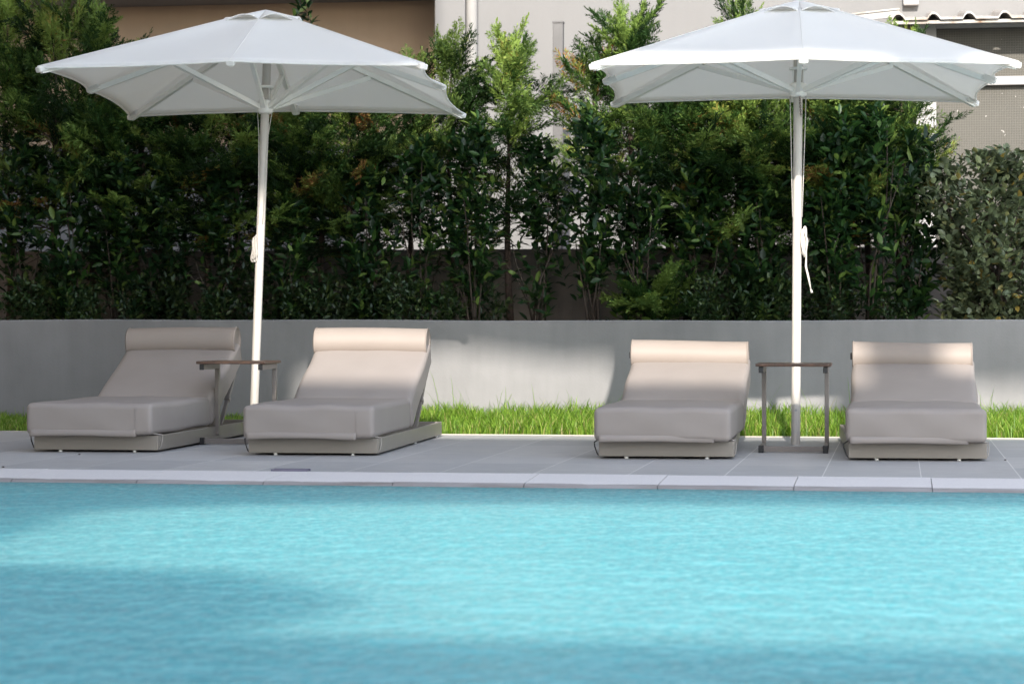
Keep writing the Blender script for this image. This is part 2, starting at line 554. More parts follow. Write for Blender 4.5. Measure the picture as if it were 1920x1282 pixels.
x1, x2 = XY(1036, 20.0)[0], XY(1055, 20.0)[0]
pt = empty("vent_post", ((x1 + x2) / 2, 20.05, 0.2))
tag(pt, "square grey metal post in front of the pale wall", "post")
MB().box((-(x2 - x1) / 2, -0.04, 0), ((x2 - x1) / 2, 0.04, ZY(1045, 44, 20.0) - 0.2), 0.004).build("shaft", M['pipe'], pt)
MB().box((-(x2 - x1) / 2 - 0.004, -0.045, ZY(1045, 44, 20.0) - 0.2 + 0.001), ((x2 - x1) / 2 + 0.004, 0.045, ZY(1045, 40, 20.0) - 0.2), 0.003).build("cap", M['pipe'], pt)
MB().box((-0.16, -0.08, ZY(1045, 172, 20.0) - 0.2), (0.16, 0.08, ZY(1045, 156, 20.0) - 0.2), 0.005).build("bracket", M['pipe'], pt)

# shed with the corrugated roof
SHY = 20.1
sh = empty("garden_shed", (XY(1850, SHY)[0], SHY, 0.2))
tag(sh, "shed with mesh screens under a weathered corrugated roof", "shed")
def soff(o_):
    o_.location = -Vector(sh.location)
    return o_
p0, p1, p2 = XY(1718, SHY)[0], XY(1755, SHY)[0], XY(2100, SHY)[0]
zt = ZY(1800, 53, SHY); zb = ZY(1800, 42, SHY)
soff(MB().box((p0, SHY, 0.2), (p1, SHY + 0.12, zb), 0.004).build("post", M['white_paint'], sh))
soff(MB().box((p1 + 0.001, SHY + 0.002, zt), (p2, SHY + 0.11, zb - 0.002), 0.004).build("lintel", M['white_paint'], sh))
zr0, zr1 = ZY(1880, 160, SHY), ZY(1880, 144, SHY)
soff(MB().box((p1 + 0.001, SHY - 0.02, zr0), (p2, SHY + 0.10, zr1), 0.003).build("rail", M['white_paint'], sh))
sc = MB().box((p1 + 0.001, SHY + 0.05, 0.2), (p2, SHY + 0.07, zr0 - 0.001)); sc2 = MB().box((p1 + 0.001, SHY + 0.05, zr1 + 0.001), (p2, SHY + 0.07, zt - 0.001))
soff(sc.build("screen", M['screen'], sh))
soff(sc2.build("screen", M['screen'], sh))
soff(MB().box((p1 + 0.02, SHY + 0.6, 0.2), (p2, SHY + 2.0, zt)).build("interior", M['tan_wall'], sh))
# roof: trapezoid corrugations, sheet with a thick eave
rl = XY(1672, 19.7)[0]; rr = XY(2150, 19.7)[0]
per = 0.28; prof = []
xx = rl
while xx < rr:
    prof += [(xx, 0.0), (xx + 0.018, 0.03), (xx + 0.036, 0.045), (xx + 0.060, 0.045), (xx + 0.082, 0.03), (xx + 0.105, 0.0)]
    xx += per
zr = ZY(1800, 33, 19.7)
vs, fs = [], []
for i, (px_, dz) in enumerate(prof):
    for (yy, zz) in ((19.7, zr), (22.0, zr + 0.3)):
        vs.append((px_, yy, zz + dz)); vs.append((px_, yy, zz + dz - 0.016))
for i in range(len(prof) - 1):
    a = i * 4; b_ = a + 4
    fs += [(a, b_, b_ + 2, a + 2), (a + 1, a + 3, b_ + 3, b_ + 1), (a, a + 1, b_ + 1, b_)]
soff(MB().add(vs, fs).build("roof", M['roof'], sh))
soff(MB().box((rl, 19.73, zr - 0.045), (rr, 19.76, zr - 0.019), 0.003).build("eave_board", M['roof'], sh))
a1 = Vector((XY(1686, 20.0)[0], 20.0, ZY(1686, 26, 20.0))); a0 = Vector((XY(1578, 20.0)[0], 20.0, ZY(1578, 38, 20.0)))
soff(MB().bar(a0, a1, 0.03, 0.055).build("side_fascia", M['white_paint'], sh))
soff(MB().bar(a0 + Vector((0, 0.016, 0.034)), a1 + Vector((0, 0.016, 0.034)), 0.09, 0.012).build("side_flashing", M['roof'], sh))

# the hotel: added, unseen wall behind the camera, openings cut to shape sunlight
HY = -5.0
hb = empty("sun_blocker", (0, HY, 0))
tag(hb, "white hotel wall out of view, added with openings that shape the sunlight", "building")
def HX(u): return u - 0.1035 * HY
def HZ(v): return v - 0.501 * HY
hw = MB()
def blocker_box(u0, u1, v0, v1, mb=hw):
    mb.box((HX(u0), -0.4, HZ(v0) if v0 > -50 else 0), (HX(u1), 0, HZ(v1)))
UL, UR = -9.0, 5.0
def poly(pts, mb=hw):
    n = len(pts)
    vs = [(HX(u), -0.4, HZ(v)) for u, v in pts] + [(HX(u), 0, HZ(v)) for u, v in pts]
    mb.add(vs, [tuple(range(n)), tuple(range(2 * n - 1, n - 1, -1))] + [(i, i + n, (i + 1) % n + n, (i + 1) % n) for i in range(n)])
blocker_box(-2.53, UR, -99, 2.75)                      # solid part below the middle opening
poly([(-2.53, 2.75), (-1.15, 2.75), (-0.75, 3.15), (-1.2, 3.45), (-2.53, 3.55)])
blocker_box(-2.53, -2.2, 3.55, 4.6)
blocker_box(4.2, UR, 2.75, 5.1)
poly([(-2.53, 4.60), (-1.6, 4.95), (-0.6, 5.05), (0.3, 5.12), (1.3, 5.15), (1.3, 7.43), (-2.53, 7.43)])
poly([(1.3, 5.15), (2.4, 5.2), (UR, 5.2), (UR, 7.60), (1.3, 7.60)])
blocker_box(1.34, 1.76, 7.60, 9.06)                    # strip in the upper opening that casts the band on the bolster
blocker_box(4.6, UR, 7.60, 9.06)
blocker_box(-2.53, -1.93, 13.0, 25.0)                  # added strip that keeps sun off the recess wall
poly([(-2.53, 9.12), (-1.35, 9.32), (-0.6, 9.22), (-0.25, 9.24), (-0.1, 9.06), (0.1, 9.06), (UR, 9.06), (UR, 10.95), (-2.53, 10.95)])   # solid band above the upper opening
hw.build("cutout_screen", M['blocker'], hb)
MB().box((HX(UL), -0.4, 0), (HX(-2.53), 0, 26)).build("tower_blocker", M['blocker'], hb)  # unseen tall mass added to keep sun and sky off the left
wg = empty("side_blocker", (-9.75, 12, 0))  # added, unseen mass that cuts sky light on the left
tag(wg, "tall brown block out of view, added to darken the left side", "building")
MB().box((-2, -9, 0), (2, 7.5, 13.5), 0.02).build("wall", M['tan_wall'], wg)
for zb_ in (3.3, 6.4):
    MB().box((1.98, -9, zb_), (3.9, 1.0, zb_ + 0.22), 0.01).build("overhang_blocker", M['slab'], wg)  # overhangs added to block more of the sky
MB().box((-2.2, -9.2, 13.501), (2.2, 7.7, 13.8), 0.02).build("roof", M['slab'], wg)

# ------------------------------------------------------------------ rounded cushions
def rbox(dim, r, nseg, bulge=(0, 0), taper=0.0, wrinkle=0.0, seed=0):
    """rounded box centred in x, from y=0..dim.y, z=0..dim.z; bulge of top and of front"""
    ax, ay, az = dim[0] / 2, dim[1] / 2, dim[2] / 2
    bm = bmesh.new()
    bmesh.ops.create_cube(bm, size=2.0)
    bmesh.ops.subdivide_edges(bm, edges=bm.edges[:], cuts=nseg, use_grid_fill=True)
    rng = random.Random(seed)
    ph = [rng.uniform(0, 6.28) for _ in range(6)]
    for v in bm.verts:
        c = v.co
        p = Vector()
        for i, a in enumerate((ax, ay, az)):
            s = c[i]
            e = min(0.7, r / a * 1.0)          # finer rows near the edge
            t = abs(s)
            t = t / (1 - 1 / (nseg + 1)) * (1 - e) if t < 1 - 1.001 / (nseg + 1) else (1 - e) + (t - (1 - 1 / (nseg + 1))) * (nseg + 1) * e
            p[i] = math.copysign(min(t, 1) * a, s)
        v.co = p
    bmesh.ops.bevel(bm, geom=[e for e in bm.edges if e.calc_face_angle(0) > 1.0], offset=r, segments=4, affect='EDGES', profile=0.5, clamp_overlap=True)
    for v in bm.verts:
        c = v.co
        fx, fy, fz = c.x / ax, c.y / ay, c.z / az
        if fz > 0.6:
            c.z += bulge[0] * (1 - fx ** 4) * (1 - abs(fy) ** 6)
        if fy < -0.8:
            c.y -= bulge[1] * (1 - fx * fx) * (1 - fz * fz)
        if wrinkle:
            c.z += wrinkle * math.sin(7 * fx + ph[0]) * math.sin(4.3 * fy + ph[1])
            c.y += wrinkle * math.sin(6 * fx + ph[2]) * math.sin(3 * fz + ph[3]) * (1 if abs(fy) > 0.8 else 0)
            c.x += wrinkle * math.sin(5 * fy + ph[4]) * (1 if abs(fx) > 0.8 else 0)
        if taper:
            c.z = az - (az - c.z) * (1 - taper * (fy + 1) / 2)
        c.y += ay; c.z += az
    bm.verts.index_update()
    out = ([v.co.copy() for v in bm.verts], [[v.index for v in f.verts] for f in bm.faces])
    bm.free()
    return out

LW, LL = 0.715, 2.30
def make_lounger(loc, rz, back_deg, label, seed, skew=0.0):
    root = empty("sun_lounger", loc, rz)
    tag(root, label, "sun lounger", "beige sun loungers on the deck")
    rng = random.Random(seed)
    # low metal tray: front panel, sides, rear panel, slatted floor
    z0, z1, t = 0.012, 0.094, 0.022
    MB().box((-LW / 2, 0, z0), (LW / 2 - 0.004, t, z1), 0.003).build("front_panel", M['frame'], root)
    MB().box((-LW / 2, t + 0.003, z0), (-LW / 2 + t, LL - t - 0.002, z1), 0.003).build("side_panel", M['frame'], root)
    MB().box((LW / 2 - t, t + 0.006, z0), (LW / 2, LL - t - 0.002, z1), 0.004).build("side_panel", M['frame'], root)
    MB().box((-LW / 2, LL - t, z0), (LW / 2, LL, z1), 0.003).build("rear_panel", M['frame'], root)
    MB().box((-LW / 2 + t + 0.002, t + 0.002, z0 + 0.02), (LW / 2 - t - 0.002, LL - t - 0.004, z0 + 0.035)).build("platform", M['frame'], root)
    for sx in (-1, 1):
        for y in (0.09, 0.20 + LL / 2, LL - 0.1):
            xx = sx * (LW / 2 - 0.145) if y < 0.1 else sx * (LW / 2 - 0.02)
            yy = 0.022 if y < 0.1 else y
            MB().tube([(xx, yy, 0), (xx, yy, z0 + 0.003)], 0.011, 10).build("foot", M['foot'], root)
    # seat cushion
    SL, ST = 1.24, 0.174
    ys = -0.085
    v, fc = rbox((LW + 0.004, SL, ST), 0.026, 14, (0.012, 0.006), 0, 0.0034, seed)
    SK = Matrix.Rotation(skew, 4, 'Z')          # the loose cushions lie a little askew on some trays
    MT = SK @ Matrix.Translation((-0.014, ys, z1 + 0.003))
    seat = MB().add(v, fc, True, MT).build("seat_cushion", M['vinyl'], root)
    # seam lines and the loose hem of the cover
    zb_, zt_ = z1 + 0.006, z1 + ST - 0.018
    sxp = LW / 2 - 0.092
    for dx in (0.0,):
        MB().tube([(sxp + dx - 0.014, ys - 0.0062 - (0.006 * (1 - (2 * sxp / LW) ** 2)) * (1 - (2 * k / 8 - 1) ** 2), zb_ + (zt_ - zb_) * k / 8) for k in range(9)], 0.0009, 5).build("seam", M['vinyl'], seat)
    hm = MB()
    N = 40
    vs, fs = [], []
    ph = rng.uniform(0, 6)
    for i in range(N + 1):
        u = i / N
        x_ = -LW / 2 + 0.006 + u * (LW - 0.112)
        wv = 0.001 * math.sin(u * 5 + ph) + 0.0005 * math.sin(u * 13 + ph)
        up = 0.006 * math.sin(u * math.pi) + wv
        yb = ys - 0.010 - 0.004 * math.sin(u * 3 + ph)
        for (yy, zz) in ((ys - 0.002, z1 + 0.034 + wv * 0.5), (yb + 0.003, z1 + 0.028 + wv * 0.5), (yb - 0.001, z1 - 0.002 + up), (yb + 0.004, z1 - 0.005 + up), (ys + 0.03, z1 + 0.006 + up)):
            vs.append((x_, yy, zz))
    for i in range(N):
        for k in range(4):
            a = i * 5 + k
            fs.append((a, a + 5, a + 6, a + 1))
    fs.append((0, 1, 2, 3, 4)); e = N * 5
    fs.append((e + 4, e + 3, e + 2, e + 1, e))
    hm.add(vs, fs, True)
    hm.build("cover_hem", M['vinyl'], seat)
    # backrest
    ba = R(back_deg)
    ky = ys + SL - 0.02
    kz = z1 + ST + 0.004
    BL, BT = 0.86, 0.190
    v, fc = rbox((LW + 0.002, BL, BT), 0.034, 14, (0.010, 0.0), 0.28, 0.0028, seed + 7)
    MBk = SK @ Matrix.Translation((-0.006, ky, kz)) @ Matrix.Rotation(ba, 4, 'X') @ Matrix.Translation((0, -0.02, -BT))
    back = MB().add(v, fc, True, MBk).build("backrest_cushion", M['vinyl'], root)
    for sx in (-1, 1):
        bf = MB()
        p0_ = MBk @ Vector((sx * (LW / 2 - 0.05), 0.10, 0.035)); p1_ = MBk @ Vector((sx * (LW / 2 - 0.05), BL - 0.03, 0.050))
        bf.bar(p0_, p1_, 0.03, 0.03)
        bf.build("backrest_rail", M['frame'], root)
    # support strut from the tray to the backrest, with its collar
    for sx in (-1, 1):
        st = MB()
        pt_ = MBk @ Vector((sx * (LW / 2 - 0.022), BL - 0.16, 0.045)); pb_ = Vector((sx * (LW / 2 - 0.040), ky + 0.36, z1 - 0.02))
        st.bar(pb_, pt_, 0.022, 0.022, (1, 0, 0), 0.002)
        mid = pb_.lerp(pt_, 0.52)
        dd = (pt_ - pb_).normalized()
        st.bar(mid - dd * 0.014, mid + dd * 0.014, 0.034, 0.034, (1, 0, 0), 0.003)
        st.build("support_strut", M['table_metal'], root)
    # bolster
    rad = 0.088
    cy, cz = BL - 0.055, BT + 0.034
    half = LW / 2 - 0.004
    nseg, nc = 30, 36
    vs, fs = [], []
    prof = [(-half + 0.030, 0.0), (-half + 0.022, 0.25), (-half + 0.016, 0.55), (-half + 0.010, 0.82), (-half + 0.004, 0.95), (-half, 0.992), (-half + 0.008, 1.0)]
    rows = prof + [(-half + 0.008 + (2 * half - 0.016) * k / nseg, 1.0) for k in range(1, nseg)] + [(-x_, r_) for x_, r_ in reversed(prof)]
    for ri, (x_, rr_) in enumerate(rows):
        for k in range(nc):
            a = 2 * math.pi * k / nc
            ex = x_
            if abs(x_) > half - 0.028 and rr_ < 0.96:
                ex += math.copysign(0.006 * math.sin(a * 9 + seed) * rr_, -x_) * (1 - (rr_ - 0.5) ** 2)
            r1 = rad * rr_ * (1 + 0.012 * math.sin(x_ * 9 + seed) * math.cos(a))
            yy = math.cos(a) * r1; zz = math.sin(a) * r1
            if zz < 0: zz *= 0.93
            vs.append((ex, yy * 1.02, zz + 0.006 * math.sin(x_ * 4 + seed)))
    m_ = len(rows)
    for i in range(m_ - 1):
        for k in range(nc):
            k2 = (k + 1) % nc
            fs.append((i * nc + k, (i + 1) * nc + k, (i + 1) * nc + k2, i * nc + k2))
    fs.append(tuple(range(nc))); fs.append(tuple((m_ - 1) * nc + k for k in range(nc - 1, -1, -1)))
    MBo = MBk @ Matrix.Translation((-0.004, cy, cz - 0.012))
    bol = MB().add(vs, fs, True, MBo).build("bolster", M['bolster'], root)
    for sx in (-1, 1):
        pp = MB()
        ring = []
        for k in range(nc + 1):
            a = 2 * math.pi * k / nc
            zz = math.sin(a) * rad * 1.01
            if zz < 0: zz *= 0.93
            ring.append(MBo @ Vector((sx * (half - 0.007), math.cos(a) * rad * 1.03, zz + 0.006 * math.sin(sx * half * 4 + seed))))
        pp.tube(ring, 0.0032, 6, False)
        pp.build("piping", M['bolster'], bol)
    tgm = MB().box((-half - 0.012, -0.03, -0.01), (-half - 0.001, 0.0, 0.026), 0.002, MBo)
    tgm.build("care_tag", M['strap'], bol)
    # straps that tie the cover round the front corners
    s = MB()
    xr = LW / 2 + 0.003
    s.tube([(xr - 0.03, ys + 0.06, z1 + 0.012), (xr + 0.003, 0.05, z1 + 0.003), (xr + 0.006, 0.04, z1 - 0.03), (xr + 0.002, 0.028, z0 + 0.02), (xr - 0.01, 0.018, z0 + 0.002)], 0.003, 6)
    s.build("strap", M['strap_light'], root)
    s = MB()
    xl = -LW / 2 - 0.003
    s.tube([(xl + 0.01, 0.03, z1 + 0.012), (xl - 0.022, 0.02, z1 - 0.008), (xl - 0.020, 0.02, z1 - 0.03), (xl - 0.006, 0.02, z0 + 0.012), (xl + 0.006, 0.02, z0)], 0.004, 6)
    s.build("strap", M['strap'], root)
    return root

def lounger_from(pl, pr_, *a, **k):
    A, B = G(*pl), G(*pr_)
    mid = (A + B) / 2
    return make_lounger((mid.x, mid.y, 0.0), *a, **k)

lounger_from((63, 846.6), (298, 848), R(1.5), 23.0, "shaded beige sun lounger left of the left parasol pole", 1)
lounger_from((463, 852.8), (712, 854.2), R(2.2), 22.8, "sunlit beige sun lounger right of the left parasol pole, its rear tray showing", 2)
lounger_from((1121, 859.6), (1379, 860.6), R(3.0), 17, "beige sun lounger left of the right parasol, sun on most of its backrest", 3, R(-2.2))
lounger_from((1592, 863.3), (1851, 864), R(2.5), 16.5, "beige sun lounger right of the right parasol, a shadow band across its bolster", 4, R(-2.2))

# ------------------------------------------------------------------ side tables
def make_table(loc, rz, label):
    root = empty("side_table", loc, rz)
    tag(root, label, "side table", "small side tables between the loungers")
    Wt, Dp, Ht = 0.377, 0.42, 0.492
    tb = MB().box((-Wt / 2 - 0.018, -0.02, Ht - 0.016), (Wt / 2 + 0.018, Dp, Ht), 0.003)
    tb.build("tabletop", M['table_top'], root)
    q = 0.024
    for sx in (-1, 1):
        x_ = sx * (Wt / 2 - q / 2)
        lg = MB().box((x_ - q / 2, Dp - 0.06, 0.040), (x_ + q / 2, Dp - 0.02, Ht - 0.051), 0.002)
        lg.build("leg", M['table_metal'], root)
        ar = MB().box((x_ - q / 2, 0.006, Ht - 0.050), (x_ + q / 2, Dp - 0.02, Ht - 0.0175), 0.002)
        arm = ar.build("top_rail", M['table_metal'], root)
        MB().box((x_ - q / 2 - 0.001, -0.006, Ht - 0.051), (x_ + q / 2 + 0.001, 0.005, Ht - 0.0172), 0.002).build("end_cap", M['black'], arm)
        br = MB().box((x_ - q / 2, 0.030, 0.004), (x_ + q / 2, Dp - 0.02, 0.039), 0.002)
        bot = br.build("base_rail", M['table_metal'], root)
        MB().box((x_ - q / 2 - 0.002, -0.006, 0.0), (x_ + q / 2 + 0.002, 0.029, 0.042), 0.002).build("end_cap", M['black'], bot)
    MB().box((-Wt / 2 + q + 0.002, 0.004, 0.005), (Wt / 2 - q - 0.002, 0.026, 0.037), 0.002).build("crossbar", M['table_metal'], root)
    return root

A, B = G(1423.5, 849), G(1551, 849.5)
mid = (A + B) / 2
make_table((mid.x, mid.y, 0), R(0.5), "small dark topped side table in front of the right parasol pole")
A = G(375, 834); 
make_table((A.x + 0.18, A.y + 0.03, 0), R(2.0), "small dark topped side table in front of the left parasol pole")

# ------------------------------------------------------------------ parasols
def canopy_panel_mesh(S, he, ha, r0, sag, scallop, droop, nr=14, ntt=10, arch=0.0, seed=0, twist=0.0):
    """8 panels between rib tips (corners and side middles), from ring r0 to the edge"""
    rng = random.Random(seed)
    h = S / 2
    tips = [Vector((-h, -h)), Vector((0, -h)), Vector((h, -h)), Vector((h, 0)), Vector((h, h)), Vector((0, h)), Vector((-h, h)), Vector((-h, 0))]
    vs, fs = [], []
    for i in range(8):
        a, b_ = tips[i], tips[(i + 1) % 8]
        base = len(vs)
        jit = rng.uniform(0.8, 1.2)
        for ir in range(nr + 1):
            r = r0 + (1 - r0) * ir / nr
            for it in range(ntt + 1):
                t = it / ntt
                par = 4 * t * (1 - t)
                p = a.lerp(b_, t)
                q = p * r * (1 - scallop * jit * par * r ** 6)
                hl = he + 0.030 * (t if i % 2 == 0 else 1 - t)
                z = ha + (hl - ha) * r - sag * par * math.sin(math.pi * min(1, r)) * jit - droop * par * r ** 4 + arch * par * r ** 3
                z += 0.006 * math.sin(math.pi * r * 1.0 + 0.4) * 0
                vs.append((q.x, q.y, z))
        for ir in range(nr):
            for it in range(ntt):
                a_ = base + ir * (ntt + 1) + it
                fs.append((a_, a_ + ntt + 1, a_ + ntt + 2, a_ + 1))
    return vs, fs

def make_parasol(loc, rz, lean, label, seed, coil_angle, tail, chain, hug, HE=2.125, base_off=0.0):
    root = empty("parasol", loc)
    root.rotation_euler = (Matrix.Rotation(lean[1], 3, 'Y') @ Matrix.Rotation(lean[0], 3, 'X') @ Matrix.Rotation(rz, 3, 'Z')).to_euler()
    tag(root, label, "parasol", "square white parasols")
    S, HA = 2.30, HE + (0.525 if hug else 0.495)
    # fluted pole
    n = 32
    vs, fs = [], []
    zz = [0.0, 0.6, 1.2, 1.8, HE + 0.41]
    for z in zz:
        for k in range(n):
            r = 0.0268 - (0.0008 if k % 4 == 0 else 0.0)
            vs.append((r * math.cos(2 * math.pi * k / n), r * math.sin(2 * math.pi * k / n), z))
    for i in range(len(zz) - 1):
        for k in range(n):
            k2 = (k + 1) % n
            fs.append((i * n + k, i * n + k2, (i + 1) * n + k2, (i + 1) * n + k))
    fs.append(tuple((len(zz) - 1) * n + k for k in range(n)))
    pole = MB().add(shear(vs, base_off), fs, True).build("pole", M['pole'], root)
    MB().tube(shear([(0, -0.024, 0.205), (0, -0.031, 0.205)], base_off), 0.008, 12).build("screw", M['steel'], pole)
    # canopy
    v, f_ = canopy_panel_mesh(S, HE, HA, 0.15, 0.022, 0.045, 0.0, seed=seed)
    can = MB().add(v, f_, True).build("canopy", M['canvas'], root)
    md = can.modifiers.new("cloth", 'SOLIDIFY'); md.thickness = 0.004; md.offset = 0
    wd = can.modifiers.new("weld", 'WELD'); wd.merge_threshold = 0.0005
    can.modifiers.move(1, 0)
    # sewn seams over the ribs
    for i in range(8):
        base = i * 15 * 11
        MB().tube([Vector(v[base + r_ * 11]) + Vector((0, 0, 0.002)) for r_ in range(15)], 0.0026, 5, False).build("seam", M['canvas'], can)
    # hem along the edge
    h = S / 2
    ring = []
    per_panel = 11
    for i in range(8):
        base = i * 15 * per_panel + 14 * per_panel
        ring += [Vector(v[base + k]) for k in range(per_panel - 1)]
    ring.append(ring[0])
    MB().tube([p + Vector((0, 0, -0.006)) for p in ring], 0.0065, 6, False).build("hem", M['canvas'], can)
    # vent cap
    v, f_ = canopy_panel_mesh(0.49, HA - 0.135, HA - 0.005, 0.02, -0.012, 0.05, 0.0, nr=8, ntt=10, arch=0.050, seed=seed + 3)
    cap = MB().add(v, f_, True).build("vent_cap", M['canvas'], can)
    md = cap.modifiers.new("cloth", 'SOLIDIFY'); md.thickness = 0.004; md.offset = 0
    # hubs
    MB().tube([(0, 0, HE + 0.35), (0, 0, HE + 0.42)], [0.055, 0.05], 20).build("top_hub", M['rib'], root)
    hub = MB().tube([(0, 0, 2.045), (0, 0, 2.06), (0, 0, 2.12), (0, 0, 2.13)], [0.040, 0.052, 0.050, 0.038], 20)
    hb_ = hub.build("runner_hub", M['rib'], root)
    MB().tube([(0, 0, 2.205), (0, 0, 2.220)], 0.052, 24).build("stop_ring", M['rib'], root)
    for k in range(4):
        sp_ = MB()
        a = R(45 + 90 * k)
        sp_.tube([(0.041 * math.cos(a), 0.041 * math.sin(a), 2.12), (0.041 * math.cos(a), 0.041 * math.sin(a), 2.206)], 0.004, 6)
        sp_.build("guide_rod", M['rib'], root)
    tips = [(-h, -h), (0, -h), (h, -h), (h, 0), (h, h), (0, h), (-h, h), (-h, 0)]
    for (tx, ty) in tips:
        d = Vector((tx, ty, 0)).normalized()
        he_ = HE + (0.030 if tx == 0 or ty == 0 else 0.0)
        a = Vector((d.x * 0.045, d.y * 0.045, HE + 0.395)); b_ = Vector((tx * 0.985, ty * 0.985, he_ - 0.022))
        rib = MB().bar(a, b_, 0.028, 0.034, bevel=0.002).build("rib", M['rib'], root)
        tp = Vector((tx, ty, he_ - 0.004)); t0 = tp.lerp(Vector((0, 0, HA)), 0.07)
        MB().bar(t0 + Vector((0, 0, -0.020)), tp + Vector((0, 0, -0.016)), 0.052, 0.034, bevel=0.006).build("tip_pocket", M['canvas'], rib)
        s0 = Vector((d.x * 0.046, d.y * 0.046, 2.085)); s1 = a.lerp(b_, 0.50) + Vector((0, 0, -0.022))
        MB().bar(s0, s1, 0.026, 0.030, bevel=0.002).build("strut", M['rib'], root)
    # rope: two falls from the runner and a coil tied on the pole
    ca = R(coil_angle)
    cx, cy = math.cos(ca), math.sin(ca)
    for sgn in (-1, 1):
        rp = MB()
        sx, sy = sgn * 0.046, -0.012
        rp.tube([(sx, sy, 2.05), (sx * (0.93 - 0.3 * hug), sy - 0.015 * hug, 1.9), (sx * (0.75 - 0.3 * hug), sy - 0.008 - 0.006 * hug, 1.6), (sx * (0.60 - 0.3 * hug), sy - 0.014, 1.34)], 0.0028, 6)
        rp.v = shear(rp.v, base_off)
        rp.build("cord", M['rope'], root)
    rp = MB()
    rng = random.Random(seed)
    for k in range(9):
        w_ = rng.uniform(0.012, 0.026); hh = rng.uniform(0.055, 0.088)
        ox = 0.031 + rng.uniform(0, 0.014); tz = 1.19 + rng.uniform(-0.012, 0.012)
        sd_ = rng.uniform(-0.02, 0.02)
        loop = []
        for q in range(21):
            a = 2 * math.pi * q / 20
            s_ = sd_ + w_ * math.cos(a)
            rr = ox + 0.006 * math.sin(a * 2)
            loop.append((cx * rr - cy * s_, cy * rr + cx * s_, tz + hh * math.sin(a) - 0.012 * math.cos(a) ** 2))
        rp.tube(loop, 0.0042, 6, False)
    if tail:
        for k in (0, 1):
            o_ = 0.006 * k
            rp.tube([(cx * 0.042, cy * 0.042 + o_, 1.27), (cx * 0.060 + o_, cy * 0.058, 1.20), (cx * 0.058, cy * 0.058, 1.14), (cx * 0.052 + o_, cy * 0.055, 1.05), (cx * 0.070 + o_, cy * 0.068, 0.98), (cx * 0.088, cy * 0.075, 0.91)], 0.0034, 6)
        rp.tube([(cx * 0.088, cy * 0.075, 0.915), (cx * 0.094, cy * 0.078, 0.895)], [0.005, 0.008], 8)
    rp.v = shear(rp.v, base_off)
    rp.build("rope_coil", M['rope'], root)
    if chain:
        ch = MB()
        for k in range(15):
            z = 2.08 - k * 0.0105
            xo = 0.006 + 0.012 * k / 15
            a = 0 if k % 2 else math.pi / 2
            loop = [(xo + 0.0042 * math.cos(q * math.pi / 5) * math.cos(a), -0.040 + 0.0042 * math.cos(q * math.pi / 5) * math.sin(a), z + 0.008 * math.sin(q * math.pi / 5)) for q in range(11)]
            ch.tube(loop, 0.0019, 5, False)
        ch.build("chain", M['chain'], root)
    return root

p = cam2w(14.25, (1492 - 960) * 14.25 / F, 0)
make_parasol((p.x, p.y, 0), R(3.8), (R(0.0), R(0.35)), "white square parasol with a chain and a trailing rope tail on its pole", 11, -20, True, True, 0)
p = cam2w(15.25, -1.572, 0)
make_parasol((p.x, p.y, 0), R(4.5), (R(-2.2), R(-0.1)), "white square parasol leaning slightly, its rope coiled on the pole", 12, 205, False, False, 1, 2.185, -0.062)

# ------------------------------------------------------------------ small things on the deck
dg = G(545, 883)
gr = MB()
for k in range(11):
    gr.box((-0.085 + k * 0.0155, -0.031, 0.001), (-0.085 + k * 0.0155 + 0.011, 0.031, 0.009), 0.001)
gr.box((-0.09, -0.036, 0.0005), (0.09, -0.029, 0.011), 0.001).box((-0.09, 0.029, 0.0005), (0.09, 0.036, 0.011), 0.001)
o = gr.build("drain_grate", M['drain']); o.location = (dg.x, dg.y, 0.0)
tag(o, "small violet grey grate lying beside the pool coping", "grate")
def dead_leaf(px, py, s, label, z=0.0):
    q = G(px, py, z)
    L = MB().add([(-s, 0, 0.002), (-s * 0.3, -s * 0.5, 0.006), (s * 0.5, -s * 0.4, 0.004), (s, 0.1 * s, 0.009), (s * 0.3, s * 0.5, 0.006), (-s * 0.4, s * 0.45, 0.010),
                  (0, 0, 0.012)], [(0, 1, 6), (1, 2, 6), (2, 3, 6), (3, 4, 6), (4, 5, 6), (5, 0, 6)])
    o_ = L.build("fallen_leaf", M['dead_leaf'])
    o_.location = (q.x, q.y, z)
    tag(o_, label, "leaf", "dry leaves on the paving")
dead_leaf(148, 854, 0.010, "tiny dark dry leaf on the paving in front of the shaded left lounger")
dead_leaf(5, 878, 0.010, "tiny dark dry leaf at the left end of the coping")
dead_leaf(141, 899.5, 0.010, "tiny dark dry leaf on the wet lip of the coping", -0.03)
dead_leaf(1885, 864.5, 0.008, "tiny dark dry leaf right of the rightmost lounger")

# ------------------------------------------------------------------ plants
def rot_frames(d, rng, up=(0, 0, 1)):
    """for unit dirs d (n,3): side and normal vectors with a random roll"""
    up = np.array(up, float)
    s = np.cross(d, up); ln = np.linalg.norm(s, axis=1, keepdims=True)
    s = np.where(ln < 1e-3, np.array([[1.0, 0, 0]]), s / np.maximum(ln, 1e-6))
    n = np.cross(s, d)
    return s, n

